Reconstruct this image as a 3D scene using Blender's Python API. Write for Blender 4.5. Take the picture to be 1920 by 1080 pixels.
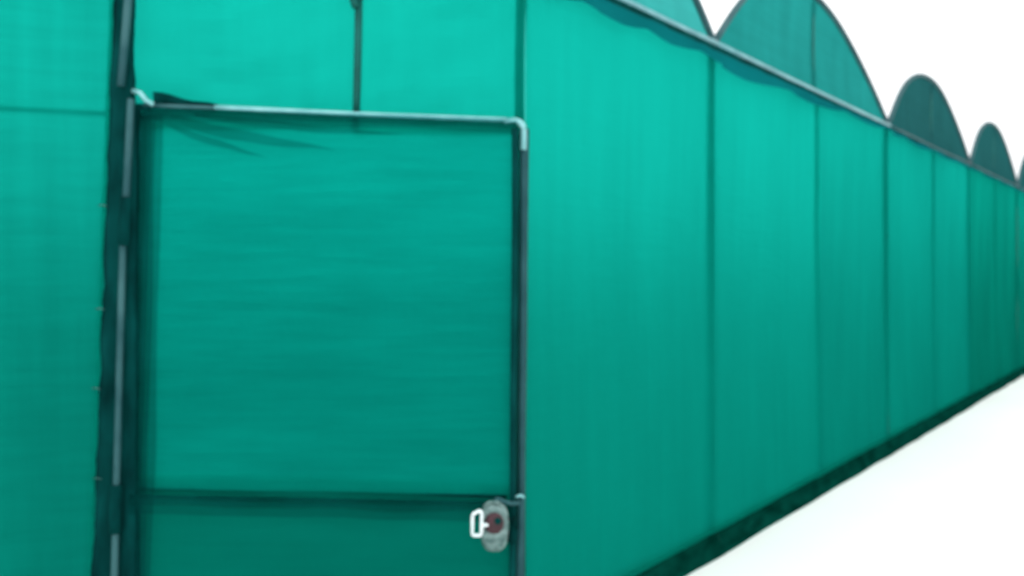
import bpy, bmesh, math, random
from mathutils import Vector, Matrix, noise
random.seed(7)
S = bpy.context.scene
for o in list(bpy.data.objects): bpy.data.objects.remove(o)
C = S.collection

# ------------------------------------------------------------------ camera
cam_d = bpy.data.cameras.new('camera'); cam = bpy.data.objects.new('camera', cam_d); C.objects.link(cam)
cam.location = (0, 0, 1.5); cam.rotation_euler = (math.radians(90), 0, 0)
cam_d.sensor_width = 36; cam_d.lens = 26.25; cam_d.shift_y = -30/1920
cam_d.clip_start = 0.05; cam_d.clip_end = 3000
cam_d.dof.use_dof = True; cam_d.dof.focus_distance = 0.85; cam_d.dof.aperture_fstop = 3.7   # soft, slightly missed focus
S.camera = cam

# ------------------------------------------------------------------ sky, sun, exposure
SUN_EL, SUN_AZ = math.radians(58), math.radians(-35)      # high, behind the house to the left
w = bpy.data.worlds.new('World'); S.world = w; w.use_nodes = True
nt = w.node_tree; nt.nodes.clear()
def N(t, typ, **k):
    n = t.nodes.new(typ)
    for a, b in k.items(): setattr(n, a, b)
    return n
out = N(nt, 'ShaderNodeOutputWorld'); bg = N(nt, 'ShaderNodeBackground'); bg.inputs[1].default_value = 0.1
sky = N(nt, 'ShaderNodeTexSky', sky_type='NISHITA', sun_disc=False, sun_elevation=SUN_EL, sun_rotation=SUN_AZ)
tc = N(nt, 'ShaderNodeTexCoord'); sep = N(nt, 'ShaderNodeSeparateXYZ')
nt.links.new(tc.outputs['Generated'], sep.inputs[0])
ramp = N(nt, 'ShaderNodeMapRange'); ramp.inputs[1].default_value = 0; ramp.inputs[2].default_value = 1
ramp.inputs[3].default_value = 12.0; ramp.inputs[4].default_value = 25.0   # overcast cloud sheet, brighter overhead
nt.links.new(sep.outputs[2], ramp.inputs[0])
cloud = N(nt, 'ShaderNodeCombineColor'); 
for i in range(3): nt.links.new(ramp.outputs[0], cloud.inputs[i])
mx = N(nt, 'ShaderNodeMix', data_type='RGBA'); mx.inputs[0].default_value = 0.92
nt.links.new(sky.outputs[0], mx.inputs[6]); nt.links.new(cloud.outputs[0], mx.inputs[7])
nt.links.new(mx.outputs[2], bg.inputs[0]); nt.links.new(bg.outputs[0], out.inputs[0])
sd = bpy.data.lights.new('sun', 'SUN'); sd.energy = 1.2; sd.angle = math.radians(14); sd.color = (1, .97, .92)
sun = bpy.data.objects.new('sun', sd); C.objects.link(sun)
sv = Vector((math.sin(SUN_AZ)*math.cos(SUN_EL), math.cos(SUN_AZ)*math.cos(SUN_EL), math.sin(SUN_EL)))
sun.rotation_euler = sv.to_track_quat('Z', 'Y').to_euler(); sun.location = (-6, 9, 14)
S.view_settings.view_transform = 'Standard'; S.view_settings.look = 'None'
S.view_settings.exposure = 0.0; S.view_settings.gamma = 1
S.render.engine = 'CYCLES'
S.cycles.max_bounces = 14; S.cycles.transmission_bounces = 8; S.cycles.transparent_max_bounces = 16; S.cycles.diffuse_bounces = 6

# ------------------------------------------------------------------ materials
def mat(name):
    m = bpy.data.materials.new(name); m.use_nodes = True; m.node_tree.nodes.clear()
    return m, m.node_tree, N(m.node_tree, 'ShaderNodeOutputMaterial')
def noise_col(t, c1, c2, scale=(4, 4, 4), detail=4, lo=.3, hi=.7):
    co = N(t, 'ShaderNodeTexCoord'); mp = N(t, 'ShaderNodeMapping'); mp.inputs['Scale'].default_value = scale
    nz = N(t, 'ShaderNodeTexNoise'); nz.inputs['Scale'].default_value = 1; nz.inputs['Detail'].default_value = detail
    t.links.new(co.outputs['Object'], mp.inputs[0]); t.links.new(mp.outputs[0], nz.inputs[0])
    r = N(t, 'ShaderNodeMapRange'); r.inputs[1].default_value = lo; r.inputs[2].default_value = hi
    t.links.new(nz.outputs[0], r.inputs[0])
    x = N(t, 'ShaderNodeMix', data_type='RGBA')
    x.inputs[6].default_value = (*c1, 1); x.inputs[7].default_value = (*c2, 1); t.links.new(r.outputs[0], x.inputs[0])
    return x.outputs[2], nz.outputs[0]
def net_mat(name, refl, trans, through, mixd=.31, mixt=.23, rough=.85, streak=(3, 3, .6), fine=(1, 1, 60), amp=.09, bump=.5):
    """woven shade net: reflects, glows through (translucent) and passes light forward (rough thin refraction)"""
    m, t, o = mat(name)
    def col(c):
        a = tuple(v*(1-amp) for v in c); b = tuple(v*(1+amp) for v in c)
        x1, _ = noise_col(t, a, b, streak, 5)
        x2, _ = noise_col(t, (1-amp*.6,)*3, (1.0+amp*.4,)*3, fine, 2)
        mm = N(t, 'ShaderNodeMix', data_type='RGBA', blend_type='MULTIPLY'); mm.inputs[0].default_value = 1
        t.links.new(x1, mm.inputs[6]); t.links.new(x2, mm.inputs[7]); return mm.outputs[2]
    d = N(t, 'ShaderNodeBsdfDiffuse'); tr = N(t, 'ShaderNodeBsdfTranslucent'); rf = N(t, 'ShaderNodeBsdfRefraction')
    rf.inputs['IOR'].default_value = 1.3; rf.inputs['Roughness'].default_value = rough
    co = N(t, 'ShaderNodeTexCoord'); hs = []
    for sc, st in (((4, 4, 34), .5), ((30, 30, 5), .35), ((9, 9, 9), .8)):
        mp = N(t, 'ShaderNodeMapping'); mp.inputs['Scale'].default_value = sc; nz = N(t, 'ShaderNodeTexNoise'); nz.inputs['Scale'].default_value = 1; nz.inputs['Detail'].default_value = 4
        t.links.new(co.outputs['Object'], mp.inputs[0]); t.links.new(mp.outputs[0], nz.inputs[0])
        ml = N(t, 'ShaderNodeMath', operation='MULTIPLY'); ml.inputs[1].default_value = st; t.links.new(nz.outputs[0], ml.inputs[0]); hs.append(ml.outputs[0])
    ad = N(t, 'ShaderNodeMath', operation='ADD'); t.links.new(hs[0], ad.inputs[0]); t.links.new(hs[1], ad.inputs[1])
    ad2 = N(t, 'ShaderNodeMath', operation='ADD'); t.links.new(ad.outputs[0], ad2.inputs[0]); t.links.new(hs[2], ad2.inputs[1])
    bp = N(t, 'ShaderNodeBump'); bp.inputs['Strength'].default_value = bump; bp.inputs['Distance'].default_value = .012
    t.links.new(ad2.outputs[0], bp.inputs['Height'])
    for sh in (d, tr, rf): t.links.new(bp.outputs[0], sh.inputs['Normal'])
    t.links.new(col(refl), d.inputs[0]); t.links.new(col(trans), tr.inputs[0]); t.links.new(col(through), rf.inputs[0])
    a = N(t, 'ShaderNodeMixShader'); a.inputs[0].default_value = mixt/(mixd+mixt)
    t.links.new(d.outputs[0], a.inputs[1]); t.links.new(tr.outputs[0], a.inputs[2])
    b = N(t, 'ShaderNodeMixShader'); b.inputs[0].default_value = 1-mixd-mixt
    t.links.new(a.outputs[0], b.inputs[1]); t.links.new(rf.outputs[0], b.inputs[2])
    t.links.new(b.outputs[0], o.inputs[0]); return m
def solid(name, c1, c2, rough=.6, metal=0, scale=(6, 6, 6), bump=0, lo=.3, hi=.7, spec=.5):
    m, t, o = mat(name); p = N(t, 'ShaderNodeBsdfPrincipled')
    c, f = noise_col(t, c1, c2, scale, 6, lo, hi); t.links.new(c, p.inputs['Base Color'])
    p.inputs['Specular IOR Level'].default_value = spec; p.inputs['Roughness'].default_value = rough; p.inputs['Metallic'].default_value = metal
    if bump:
        b = N(t, 'ShaderNodeBump'); b.inputs['Strength'].default_value = bump; b.inputs['Distance'].default_value = .01
        t.links.new(f, b.inputs['Height']); t.links.new(b.outputs[0], p.inputs['Normal'])
    t.links.new(p.outputs[0], o.inputs[0]); return m
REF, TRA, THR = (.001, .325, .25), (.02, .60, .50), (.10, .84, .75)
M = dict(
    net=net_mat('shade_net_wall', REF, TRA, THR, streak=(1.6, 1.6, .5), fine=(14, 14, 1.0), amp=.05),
    net_mid=net_mat('shade_net_wall_shaded_mid', tuple(c*.86 for c in REF), tuple(c*.9 for c in TRA), tuple(c*.9 for c in THR), streak=(1.6, 1.6, .5), fine=(8, 8, 1.0), amp=.07),  # mid-bay copy with the grazing-view darkening put into its colour
    net_far=net_mat('shade_net_wall_shaded_far', (.001, .19, .14), (.004, .42, .32), (.05, .72, .60), streak=(1.6, 1.6, .5), fine=(5, 5, 1.0), amp=.1),  # far-bay copy, wall shading put into a still darker colour
    net_kick=net_mat('shade_net_kick', (.001, .215, .165), (.002, .40, .32), (.02, .56, .47), streak=(1.5, 1.5, 7), fine=(2, 2, 30), amp=.06),
    gable_first=net_mat('gable_net_pale', (.02, .22, .20), (.03, .46, .44), (.07, .5, .48), mixd=.42, mixt=.25, streak=(5, 5, 2)),  # palest gable tone, on the nearest arch
    net_left=net_mat('shade_net_left', tuple(c*.92 for c in REF), tuple(c*.86 for c in TRA), tuple(c*.84 for c in THR), streak=(9, 9, .5), fine=(3, 3, 26), amp=.10),
    net_door=net_mat('shade_net_door', (.001, .31, .25), (.002, .48, .40), (.03, .58, .51), streak=(1.2, 1.2, 5), fine=(3, 3, 42), amp=.10, bump=.8),
    net_dense=net_mat('doubled_shade_net', (.002, .10, .10), (.003, .22, .22), (.01, .2, .2), mixd=.55, mixt=.3),
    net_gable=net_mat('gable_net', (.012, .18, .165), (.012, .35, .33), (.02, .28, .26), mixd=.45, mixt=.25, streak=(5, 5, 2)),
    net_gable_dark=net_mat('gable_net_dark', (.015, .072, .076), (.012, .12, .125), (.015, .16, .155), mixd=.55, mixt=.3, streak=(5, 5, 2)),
    net_back=net_mat('heavy_net', (.002, .10, .08), (.002, .12, .10), (.01, .15, .12), mixd=.6, mixt=.25),
    roof=net_mat('roof_net', (.02, .25, .22), (.10, .85, .78), (.25, .95, .9), mixd=.06, mixt=.44, rough=.4),
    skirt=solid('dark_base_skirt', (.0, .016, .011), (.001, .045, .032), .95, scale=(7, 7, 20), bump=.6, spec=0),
    hem=net_mat('hem_net', (.012, .27, .21), (.01, .3, .23), (.01, .3, .25), mixd=.7, mixt=.2, streak=(25, 25, 10), amp=.35),
    pipe=solid('galvanised_pipe', (.012, .07, .08), (.035, .12, .13), .5, .05, (9, 9, 5), spec=.2, lo=.4, hi=.6),
    bright=solid('new_galvanised_tube', (.12, .38, .40), (.24, .54, .56), .35, .2, (14, 14, 14)),
    eave=solid('dull_galvanised_eave', (.08, .26, .29), (.17, .42, .45), .4, .3, (9, 9, 9)),
    valance=net_mat('gathered_net', (.004, .17, .19), (.006, .36, .40), (.02, .5, .55), mixd=.5, mixt=.3),
    post=solid('green_painted_pipe', (.002, .07, .06), (.004, .13, .11), .7, 0, (5, 5, 9), spec=.2),
    stile=solid('tarnished_stile', (.008, .05, .058), (.02, .085, .095), .65, 0, (8, 8, 8), spec=.1),
    rim=solid('weathered_arch_pipe', (.02, .07, .08), (.04, .11, .12), .6, .05, (8, 8, 8), spec=.15),
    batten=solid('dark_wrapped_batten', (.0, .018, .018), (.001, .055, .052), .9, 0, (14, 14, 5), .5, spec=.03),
    ground=solid('pale_concrete_ground', (.87, .80, .79), (.92, .86, .85), .9, 0, (.6, .6, .6), .2),
    soil=solid('dark_soil', (.02, .022, .014), (.05, .045, .03), .95, 0, (3, 3, 3), .5),
    steel=solid('chrome_steel', (.62, .76, .78), (.8, .9, .92), .25, .3, (20, 20, 20)),
    lockred=solid('dull_red_brown_paint', (.016, .003, .006), (.045, .010, .018), .6, .0, (40, 40, 40)),
    lockgrey=solid('worn_grey_metal', (.03, .09, .085), (.22, .34, .33), .3, .4, (34, 34, 34)),
    wire=solid('pale_tie_wire', (.02, .11, .10), (.04, .16, .15), .5, .2, (30, 30, 30)),
)

def painted_shade_mat():  # see-through tint that paints soft shade over the door net
    m, t, o = mat('painted_shade_layer'); a = N(t, 'ShaderNodeBsdfTransparent'); a.inputs[0].default_value = (.5, .74, .74, 1)
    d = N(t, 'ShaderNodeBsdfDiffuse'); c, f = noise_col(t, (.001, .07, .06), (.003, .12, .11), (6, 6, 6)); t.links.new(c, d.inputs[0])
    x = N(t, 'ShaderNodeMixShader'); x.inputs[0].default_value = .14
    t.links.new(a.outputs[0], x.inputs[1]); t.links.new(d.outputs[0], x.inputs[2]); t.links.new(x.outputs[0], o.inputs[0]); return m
M['painted_shade'] = painted_shade_mat()
# ------------------------------------------------------------------ helpers
def link(name, verts, faces, m, parent=None, org=Vector((0, 0, 0)), smooth=True):
    me = bpy.data.meshes.new(name); me.from_pydata([tuple(Vector(v)-org) for v in verts], [], faces)
    bm = bmesh.new(); bm.from_mesh(me)
    if not any(e.is_boundary for e in bm.edges): bmesh.ops.recalc_face_normals(bm, faces=bm.faces)   # closed shapes only
    bm.to_mesh(me); bm.free()
    me.materials.append(M[m]); me.update()
    for p in me.polygons: p.use_smooth = smooth
    o = bpy.data.objects.new(name, me); C.objects.link(o)
    if parent: o.parent = parent
    return o
class MB:
    def __init__(s): s.v = []; s.f = []
    def tube(s, pts, r, n=12, taper=None, wob=0):
        pts = [Vector(p) for p in pts]; base = len(s.v)
        for i, p in enumerate(pts):
            d = (pts[min(i+1, len(pts)-1)]-pts[max(i-1, 0)]).normalized()
            a = d.cross(Vector((0, 0, 1)));  a = a if a.length > .05 else d.cross(Vector((0, 1, 0)))
            a.normalize(); b = d.cross(a); rr = r if taper is None else r+(taper-r)*i/(len(pts)-1)
            for k in range(n):
                an = 2*math.pi*k/n
                s.v.append(p+(a*math.cos(an)+b*math.sin(an))*rr*(1+wob*noise.noise(p*9+Vector((k, 0, 0)))))
        for i in range(len(pts)-1):
            for k in range(n):
                q = base+i*n; s.f.append((q+k, q+(k+1) % n, q+n+(k+1) % n, q+n+k))
        s.f.append(tuple(range(base, base+n))[::-1]); e = base+(len(pts)-1)*n; s.f.append(tuple(range(e, e+n)))
        return s
    def box(s, c, sx, sy, sz, rot=None):
        b = len(s.v); c = Vector(c)
        for x in (-1, 1):
            for y in (-1, 1):
                for z in (-1, 1):
                    v = Vector((x*sx/2, y*sy/2, z*sz/2));  v = rot @ v if rot else v; s.v.append(c+v)
        s.f += [tuple(b+i for i in q) for q in ((0, 1, 3, 2), (4, 6, 7, 5), (0, 4, 5, 1), (2, 3, 7, 6), (0, 2, 6, 4), (1, 5, 7, 3))]
        return s
    def grid(s, fn, nu, nv):
        b = len(s.v)
        for i in range(nu+1):
            for j in range(nv+1): s.v.append(Vector(fn(i/nu, j/nv)))
        for i in range(nu):
            for j in range(nv):
                q = b+i*(nv+1)+j; s.f.append((q, q+nv+1, q+nv+2, q+1))
        return s
    def build(s, name, m, parent, smooth=True, bevel=0): 
        o = link(name, s.v, s.f, m, parent, ORG, smooth)
        if bevel:
            bv = o.modifiers.new('bevel', 'BEVEL'); bv.width = bevel; bv.segments = 2
        return o
ORG = Vector((.052, 2.887, 0))
def seg(a, b, n=8, sag=0, wob=0, seed=0):
    a, b = Vector(a), Vector(b); r = []
    for i in range(n+1):
        u = i/n; p = a.lerp(b, u); p.z -= sag*4*u*(1-u)
        p += Vector((noise.noise(p*2+Vector((seed, 0, 0))), noise.noise(p*2+Vector((0, seed, 5))), noise.noise(p*2+Vector((9, 0, seed)))))*wob
        r.append(p)
    return r

# plan: long wall runs away to the right along D; entrance face square to the view
D = Vector((.6765, .7364, 0)); NB = Vector((-.7364, .6765, 0))     # along wall / inwards
BAY = 3.055; EAVE = 2.72; HEMZ = .14
def W(t, z=0, inn=0): return ORG + D*((t-.5)*BAY) + NB*inn + Vector((0, 0, z))
T_END = 7; DEPTH = 16
FY = ORG.y; LX = -1.50                                            # entrance face plane and its left corner
PROF = [(0, 0), (.05, .16), (.1, .30), (.15, .415), (.2, .50), (.3, .605), (.4, .645), (.5, .64), (.6, .58), (.7, .47), (.8, .335), (.9, .18), (1, 0)]
def prof(u):
    for (a, b), (c, d) in zip(PROF, PROF[1:]):
        if u <= c: 
            return b+(d-b)*(u-a)/(c-a)
    return 0
def sprof(u): return sum(prof(min(1, max(0, u+k*.02))) for k in (-2, -1, 0, 1, 2))/5 if .04 < u < .96 else prof(u)

# ------------------------------------------------------------------ setting
gb = MB()
gb.grid(lambda u, v: (-400+800*u, -400+800*v, 0), 8, 8)
g = link('ground', gb.v, gb.f, 'ground'); g['kind'] = 'structure'
pl = [W(.5, .004, .02), W(T_END, .004, .02), W(T_END, .004, DEPTH), W(.5, .004, DEPTH), Vector((-9, 10, .004)), Vector((-6.5, 1.2, .004)), Vector((LX, FY+.02, .004))]
so = link('soil', pl, [tuple(range(7))], 'soil'); so['kind'] = 'structure'

# ------------------------------------------------------------------ the net house
H = bpy.data.objects.new('net_house', None); C.objects.link(H); H.location = ORG
H['label'] = 'long teal shade net greenhouse with scalloped arched roofline and a framed net door'
H['category'] = 'greenhouse'

def wall_net(a, b, z0, z1, name, m, seed, bil=.02, wr=.004, nu=36, nv=44, strx=(2, 2, .7), hang=0):
    a, b = Vector(a), Vector(b); nrm = Vector((-(b-a).y, (b-a).x, 0)).normalized(); L = (b-a).length
    def fn(u, v):
        z = z0+(z1-z0)*v; p = a.lerp(b, u)+Vector((0, 0, z))
        e = math.sin(math.pi*u)**.7 if 0 < u < 1 else 0
        d = bil*e*math.sin(math.pi*min(1, v*1.02))*(1+.5*noise.noise(Vector((seed, v*2, u))))
        q = Vector((p.x*strx[0], p.y*strx[1], p.z*strx[2]))+Vector((seed*7, 0, 0))
        d += wr*(noise.noise(q*2)+.5*noise.noise(q*5))*e
        # tension folds fanning from the top corners
        d += wr*.9*e*math.sin(18*(u*.8-v*1.3)+seed)*max(0, v-.6)
        return p + nrm*d
    return MB().grid(fn, nu, nv).build(name, m, H)
# long wall net panels between posts, and the posts just behind them
ts = [.5+.5*i for i in range(int((T_END-.5)*2)+1)]
for i, (t0, t1) in enumerate(zip(ts, ts[1:])):
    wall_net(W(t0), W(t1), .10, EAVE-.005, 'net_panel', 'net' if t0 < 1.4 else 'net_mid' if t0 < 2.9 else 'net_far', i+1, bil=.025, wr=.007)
for i, t in enumerate(ts):
    full = abs(t-round(t)) < .01
    r = .032 if full and t > 1.5 else .026 if full else .019
    lean = .012 if t < 1.2 else -.01
    MB().tube(seg(W(t-lean/3, 0, .034), W(t+lean/3, EAVE-.02, .034), 6, 0, .006, i), r, 12).build('post', 'post', H)
# faint intermediate posts
for t in ():
    MB().tube(seg(W(t, 0, .05), W(t, EAVE-.03, .05), 5, 0, .004, 3), .013, 10).build('post', 'post', H)
# eave pipe with a galvanised light top, one length per bay
for i in range(T_END):
    a = max(.5, i); b = i+1
    if b <= a: continue
    MB().tube(seg(W(a, EAVE+.005, -.012), W(b, EAVE+.005, -.012), 10, .006, .003, i), .016 if i < 2 else .013, 12).build('eave_pipe', 'eave' if i < 2 else 'rim', H)
    MB().grid(lambda u, v: W(a+(b-a)*u, EAVE-.026-.020*v-.004*noise.noise(Vector((u*9, i, v))), -.040+.006*v), 30, 2).build('eave_dark_strip', 'batten', H)  # dark strip right beneath the eave pipe
# doubled net hanging below the eave with an uneven scalloped edge
def valance(t0, t1, seed, w0, w1, amp):
    def fn(u, v):
        t = t0+(t1-t0)*u
        w_ = (w0+(w1-w0)*u) + amp*(abs(math.sin(u*math.pi*3.1+seed))-.5) + .5*amp*noise.noise(Vector((u*6, seed, 0)))
        return W(t, EAVE-.012-max(.012, w_)*v, -.024-.022*math.sin(math.pi*v*.5)-.006*noise.noise(Vector((u*14, seed, v))))
    return MB().grid(fn, 60, 5).build('net_valance', 'valance', H)
valance(.5, 1.0, 1.2, .11, .09, .022)
valance(1.0, 2.0, .3, .12, .035, .03)
valance(2.0, 3.0, 2.1, .06, .05, .02)
for i in range(3, T_END): valance(i, i+1, i*.7, .05, .05, .02)

# hem and dark skirt along the ground
def strip(t0, t1, seed):
    def hem(u, v):
        t = t0+(t1-t0)*u
        return W(t, .112+.026*v+.008*noise.noise(Vector((t*9, v, 1))), -.022-.008*math.sin(v*3.1)-.004*noise.noise(Vector((t*20, v*2, 3))))
    MB().grid(hem, 70, 4).build('net_hem', 'net_kick', H)
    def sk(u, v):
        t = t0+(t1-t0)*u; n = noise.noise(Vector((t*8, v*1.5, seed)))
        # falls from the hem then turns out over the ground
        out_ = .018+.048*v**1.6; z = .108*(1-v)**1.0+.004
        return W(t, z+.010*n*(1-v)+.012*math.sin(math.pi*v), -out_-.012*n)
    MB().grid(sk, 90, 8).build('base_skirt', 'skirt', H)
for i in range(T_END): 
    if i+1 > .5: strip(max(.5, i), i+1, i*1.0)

# arched gables, rims and vaults
def arch(t0, t1, hs, seed):
    NU = 40
    def P(u, inn=0, dz=0): return W(t0+(t1-t0)*u, EAVE+.01+sprof(u)*hs+dz, inn)
    def gn(u, v):
        h = sprof(u)*hs
        return W(t0+(t1-t0)*u, EAVE+.012+h*v, .004+.02*math.sin(math.pi*u)*math.sin(math.pi*v)+.005*noise.noise(Vector((u*5+seed, v*3, 0))))
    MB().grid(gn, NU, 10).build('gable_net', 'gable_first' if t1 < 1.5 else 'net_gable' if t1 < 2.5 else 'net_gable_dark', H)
    MB().tube([P(i/NU, 0, .0) for i in range(NU+1)], .019, 10).build('arch_pipe', 'rim', H)
    MB().grid(lambda u, v: W(t0+(t1-t0)*u, EAVE+.018-.05*math.sin(math.pi*u)*math.sin(v*math.pi*5)**2, .03+(DEPTH-.03)*v), 16, 40).build('roof_net', 'roof', H)
    if hs > .9: MB().tube([W((t0+t1)/2-.02, EAVE+.02, .035), W((t0+t1)/2-.02, EAVE+sprof(.48)*hs-.01, .035)], .02, 10).build('gable_post', 'post', H)
arch(.5, 1.0, .8, 0)
for i in range(1, T_END): arch(i, i+1, 1.0, i)
# far, end and back walls
wall_net(W(T_END), W(T_END, 0, DEPTH), .02, EAVE+.01, 'net_panel', 'net_back', 21, nu=20, nv=12)
wall_net(W(T_END, 0, DEPTH), W(.5, 0, DEPTH), .02, EAVE+.01, 'net_panel', 'net_back', 22, nu=30, nv=12)
wall_net(W(.5, 0, DEPTH), Vector((-9, 10, 0)), .02, EAVE+.01, 'net_panel', 'net_back', 23, nu=12, nv=12)
wall_net(Vector((-9, 10, 0)), Vector((-6.5, 1.2, 0)), .02, EAVE+.01, 'net_panel', 'net_back', 24, nu=12, nv=12)

# ---- entrance face
def F(x, z, y=0): return Vector((x, FY+y, z))
L3 = Vector((-6.5, 1.2, 0)); LC = Vector((LX, FY, 0))
wall_net(L3, LC, .05, EAVE, 'net_panel', 'net_left', 31, bil=.03, wr=.012, nu=90, nv=50, strx=(5, 5, .5))
MB().tube(seg(L3+Vector((0, .07, 2.11)), LC+Vector((-.02, .07, 2.12)), 10, .01, .004, 5), .008, 10).build('girt', 'post', H)
# flat roof net over the entrance corner
rp = [F(LX, EAVE+.02), F(ORG.x, EAVE+.02), W(.5, EAVE+.02, DEPTH), Vector((-9, 10, EAVE+.02)), Vector((-6.5, 1.2, EAVE+.02))]
link('roof_net', rp, [(0, 1, 2, 3, 4)], 'roof', H, ORG)
# transom nets above the door
wall_net(F(LX-.02, 0, .01), F(-.606, 0, .01), 2.05, EAVE, 'net_panel', 'net', 41, bil=.025, wr=.022, nu=60, nv=24, strx=(1.4, 1.4, 3))
wall_net(F(-.606, 0, .01), F(ORG.x-.002, 0, .004), 2.03, EAVE, 'net_panel', 'net', 42, bil=.025, wr=.022, nu=60, nv=24, strx=(1.4, 1.4, 3))
MB().tube([F(-.606, 2.05, .016), F(-.598, 2.4, .014), F(-.592, EAVE, .014)], .015, 12).build('transom_post', 'post', H)
MB().tube([F(-.60, 2.52, -.01), F(-.635, 2.62, -.02), F(-.66, EAVE, -.02)], .016, 8).build('brace', 'post', H)
MB().tube([F(-.59, 2.55, -.01), F(-.56, 2.64, -.02), F(-.53, EAVE, -.02)], .014, 8).build('brace', 'post', H)
MB().tube(seg(F(LX-.01, EAVE+.01, -.02), F(ORG.x, EAVE+.01, -.015), 6), .019, 12).build('eave_pipe', 'eave', H)
MB().tube(seg(L3+Vector((0, 0, EAVE+.01)), LC+Vector((0, -.02, EAVE+.01)), 6), .019, 12).build('eave_pipe', 'eave', H)
# corner batten wrapped in folded dark net, widening to the ground
def bat(u, v):     # u around section, v up
    z = EAVE*v; xl = -1.612+.097*v*EAVE/2.55; xr = -1.424-.006*v
    if v > .78: xr = -1.445
    a = 2*math.pi*u; cx = (xl+xr)/2; hw = (xr-xl)/2
    c, s_ = math.cos(a), math.sin(a)
    sq = 1/max(abs(c), abs(s_))**.7
    wv = .006*noise.noise(Vector((c*2, s_*2, z*7)))+.004*noise.noise(Vector((c, s_, z*22)))
    return F(cx+(hw+wv)*min(1, abs(c)*sq)*(1 if c > 0 else -1), z, -.035+(.022+wv)*min(1, abs(s_)*sq)*(1 if s_ > 0 else -1))
MB().grid(bat, 24, 90).build('corner_batten', 'batten', H)
# left edge selvage of the net lapped on the batten
MB().grid(lambda u, v: F(-1.626+.10*v*EAVE/2.55+.016*u, EAVE*v, -.052-.012*math.sin(u*3.1)-.004*noise.noise(Vector((u*3, v*40, 0)))), 4, 90).build('net_hem', 'net_left', H)
# upper corner pipe
MB().tube(seg(F(-1.474, 2.20, -.075), F(-1.428, EAVE, -.07), 6, 0, .004, 4), .015, 12).build('corner_pipe', 'pipe', H)
for z, x in ((1.36, -1.56), (1.06, -1.575), (1.75, -1.55), (.72, -1.57)):
    MB().tube([F(x-.012, z, -.068), F(x+.006, z+.003, -.072), F(x+.022, z-.002, -.07)], .0022, 8).build('wire_tie', 'wire', H)
# jamb at the right of the opening
MB().tube(seg(F(.030, 0, -.015), F(.052, 2.05, -.015), 8, 0, .003, 8), .014, 12).build('door_jamb', 'stile', H)

# ---- the door, sagging a little on its hinges
DR = bpy.data.objects.new('door', None); C.objects.link(DR); DR.parent = H
DR['label'] = 'net covered door of galvanised tube sagging slightly to the right'
dy = -.045
TL, TR, BR, BL = F(-1.395, 2.128, dy), F(.040, 2.074, dy), F(.008, .06, dy), F(-1.478, .09, dy)
HT = F(-1.432, 2.15, dy)                                        # hinge stile top
# hinge stile: two lengths joined by a dark sleeve
MB().tube(seg(F(-1.432, 2.15, dy-.035), F(-1.452, 1.74, dy-.035), 6), .0135, 12).build('hinge_stile', 'pipe', DR)
MB().tube(seg(F(-1.460, 1.68, dy-.035), F(-1.503, .02, dy-.035), 12, 0, .004, 2), .0125, 12).build('hinge_stile', 'pipe', DR)
MB().tube(seg(F(-1.449, 1.78, dy-.035), F(-1.460, 1.60, dy-.035), 3), .021, 12).build('hinge', 'batten', DR)
MB().tube(seg(F(-1.487, .70, dy-.035), F(-1.494, .52, dy-.035), 3), .023, 12).build('hinge', 'batten', DR)
MB().tube([F(-1.432, 2.185, dy-.02), F(-1.40, 2.175, dy-.03), F(-1.375, 2.145, dy-.035), F(-1.35, 2.13, dy-.03)], .009, 10).build('hinge_bracket', 'bright', DR)
# top rail: dull left end then bright
MB().tube([F(-1.40, 2.132, dy), F(-1.30, 2.128, dy), F(-1.13, 2.122, dy)], .011, 12).build('top_rail', 'pipe', DR)
MB().tube(seg(F(-1.13, 2.124, dy), F(-.02, 2.076, dy), 14, .002, .002, 6), .0115, 14).build('top_rail', 'bright', DR)
# elbow at the latch corner
el = [F(-.03, 2.072, dy)]+[F(.010+.034*math.sin(a), 2.041+.034*math.cos(a), dy) for a in [math.radians(x) for x in range(0, 91, 15)]]+[F(.043, 1.965, dy)]
MB().tube(el, .0125, 14).build('corner_elbow', 'bright', DR)
MB().tube(seg(F(.042, 1.99, dy+.01), F(.036, .64, dy+.01), 8, 0, .002, 5), .0105, 12).build('latch_stile', 'stile', DR)
MB().tube(seg(F(.036, .66, dy+.01), F(.014, .05, dy+.01), 6), .0105, 12).build('latch_stile', 'stile', DR)
MB().tube(seg(F(.012, 2.045, dy-.012), F(.0, .04, dy-.012), 12, 0, .003, 5), .0125, 12).build('net_fold_and_shade', 'batten', DR)
# midrail
MB().grid(lambda u, v: F(-1.455+.07*u, 2.06+.03*u+(.085-.03*u)*v, dy+.020-.004*math.sin(u*5)), 6, 8).build('net_fold_and_shade', 'batten', DR)
MB().tube(seg(F(-1.44, .672, dy+.035), F(-.02, .640, dy+.035), 14, -.002, .003, 3), .013, 12).build('mid_rail', 'batten', DR)
MB().tube(seg(F(-1.47, .06, dy), F(.01, .04, dy), 6), .013, 12).build('bottom_rail', 'rim', DR)
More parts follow.
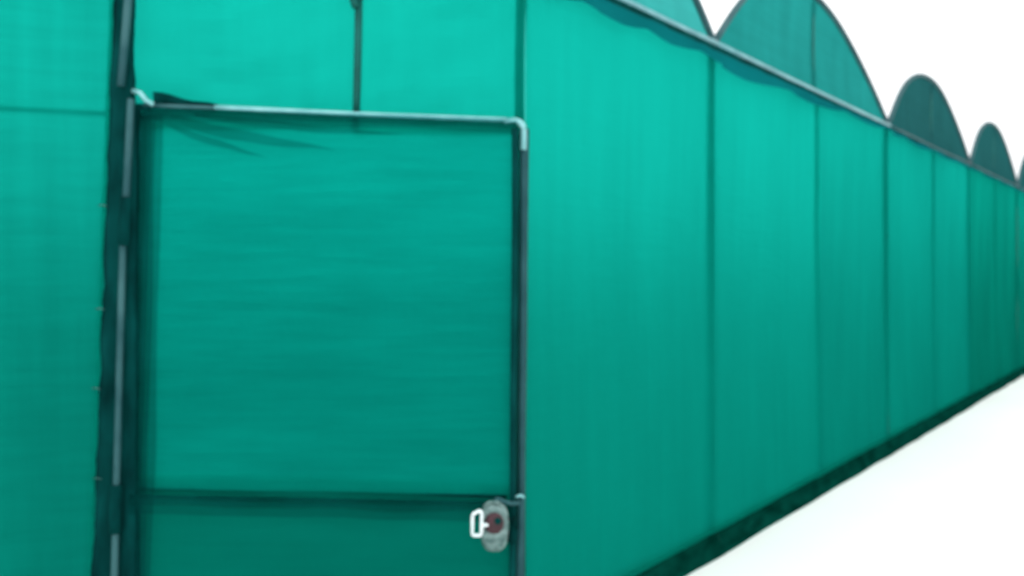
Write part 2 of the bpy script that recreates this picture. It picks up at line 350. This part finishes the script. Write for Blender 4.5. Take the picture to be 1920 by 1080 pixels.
# nets of the door
def dnet(name, z0, z1, seed, m, yo):
    def fn(u, v):
        xl = -1.482+.066*((z0+(z1-z0)*v)/2.1); xr = .0+.03*((z0+(z1-z0)*v)/2.1)
        z = z0+(z1-z0)*v-.042*u*(.6+.4*v)
        e = math.sin(math.pi*u)**.6 if 0 < u < 1 else 0
        d = -.018*e*math.sin(math.pi*v)
        d -= .0030*e*noise.noise(Vector((u*2.2+seed, z*22, 0)))*(1.2-u)
        d -= .010*e*noise.noise(Vector((u*3+seed, z*3, 4)))
        d -= .006*math.sin(14*(v+u*.35))*max(0, v-.72)*e*4*max(0, 1-u*1.6)
        return F(xl+(xr-xl)*u, z, dy+yo+d)
    return MB().grid(fn, 70, 150 if z1 > 1 else 40).build(name, m, DR)
dnet('door_net', .672, 2.12, 1, 'net_door', .012)
dnet('door_net', .02, .74, 2, 'net_kick', .026)
# tinted transparent strips painting shade along hinge side, under top rail and mid rail
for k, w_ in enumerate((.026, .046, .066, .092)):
    MB().grid(lambda u, v: F(-1.470+.052*v+(w_+.008*noise.noise(Vector((v*4, 0, k*3))))*u, .05+2.05*v, dy+.006-.003*k-.004*math.sin(u*3)), 4, 60).build('net_fold_and_shade', 'painted_shade', DR)
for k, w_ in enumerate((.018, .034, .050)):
    MB().grid(lambda u, v: F(-1.40+1.42*u, 2.128-.050*u-(w_+.006*noise.noise(Vector((u*5, 0, k*3))))*v, dy-.006-.003*k), 50, 3).build('net_fold_and_shade', 'painted_shade', DR)
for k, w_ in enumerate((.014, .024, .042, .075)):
    MB().grid(lambda u, v: F(-1.45+1.46*u, (.657-.028*u)-(w_+.012*noise.noise(Vector((u*5, 0, k*3+9))))*v, dy-.006-.003*k), 50, 3).build('net_fold_and_shade', 'painted_shade', DR)
# shading of slack folds down from the hinge corner, painted as tinted strips
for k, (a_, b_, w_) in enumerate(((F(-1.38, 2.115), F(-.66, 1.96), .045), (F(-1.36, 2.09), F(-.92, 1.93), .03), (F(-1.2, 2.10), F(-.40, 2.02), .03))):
    MB().grid(lambda u, v: a_.lerp(b_, u)+Vector((0, dy-.018-.002*k, -w_*math.sin(math.pi*(.15+.85*u))*v+.006*noise.noise(Vector((u*4, k, 0))))), 30, 3).build('net_fold_and_shade', 'painted_shade', DR)
# fold bunched above the hinge corner (dark wedge)
MB().grid(lambda u, v: F(-1.37+.26*u, 2.138+.05*v*(1-u)-.004*u+.004*math.sin(u*9)*v, -.028-.012*v), 20, 4).build('net_fold_and_shade', 'batten', DR)

def FL(x, z, y=0): return F(x, z+.028, y)
# latch: plate, staple and tie on the stile
LP = FL(-.052, .52, dy-.03)
MB().tube([FL(-.075, .605, dy-.035), FL(-.055, .622, dy-.045), FL(-.03, .612, dy-.045), FL(-.005, .60, dy-.03), FL(.03, .60, dy-.02)], .008, 10).build('latch_staple', 'pipe', DR)
MB().tube([FL(.015, .625, dy-.028), FL(.035, .632, dy-.034), FL(.045, .620, dy-.02)], .0055, 10).build('wire_tie', 'bright', DR)
MB().tube([FL(.0, .55, dy-.035), FL(.005, .50, dy-.04), FL(.0, .455, dy-.035)], .017, 12).build('latch_plate', 'batten', DR)

# ------------------------------------------------------------------ padlock hanging from the latch
PK = bpy.data.objects.new('padlock', None); C.objects.link(PK)
PO = FL(-.078, .43, dy-.07); PK.location = PO
PK['label'] = 'worn padlock with bright shackle hanging from the door latch'; PK['category'] = 'padlock'
ORG = PO
def roundbar(pts, r, name, m): return MB().tube(pts, r, 12).build(name, m, PK)
# rounded square shackle link standing out at the left
x0, x1, z0, z1 = -.149, -.112, .502, .592
ring = []
for cx, cz, a0 in ((x1-.010, z1-.010, 0), (x0+.014, z1-.018, 90), (x0+.012, z0+.010, 180), (x1-.010, z0+.010, 270)):
    for k in range(5):
        a = math.radians(a0+k*22.5); ring.append(FL(cx+.010*math.cos(a), cz+.010*math.sin(a), dy-.092))
ring += ring[:2]
roundbar(ring, .0065, 'shackle', 'steel')
# tall rounded silvery case
def case(hx, hz, th, cx, cz, cy, pw, name, m, rings=10, n=40):
    def fn(u, v):
        a = 2*math.pi*u; k = math.sin(math.pi*.5*v); y = th*math.cos(math.pi*.5*v)
        c, s_ = math.cos(a), math.sin(a)
        return FL(cx+hx*k*math.copysign(abs(c)**pw, c), cz+hz*k*math.copysign(abs(s_)**pw, s_), cy-y)
    return MB().grid(fn, n, rings).build(name, m, PK)
case(.054, .096, .030, -.066, .520, dy-.045, .75, 'lock_cover', 'lockgrey')
case(.036, .040, .014, -.066, .540, dy-.073, .9, 'lock_body', 'lockred')
case(.0135, .0135, .008, -.052, .553, dy-.086, 1, 'keyway', 'batten')
mb = MB(); mb.box(FL(-.100, .538, dy-.082), .026, .018, .012); mb.build('shackle_collar', 'steel', PK, False, .004)
roundbar([FL(-.105, .60, dy-.066), FL(-.085, .615, dy-.064), FL(-.055, .615, dy-.062), FL(-.035, .60, dy-.06)], .006, 'hanger', 'lockgrey')
roundbar([FL(-.10, .478, dy-.064), FL(-.066, .470, dy-.074), FL(-.03, .480, dy-.062)], .005, 'rim', 'lockgrey')
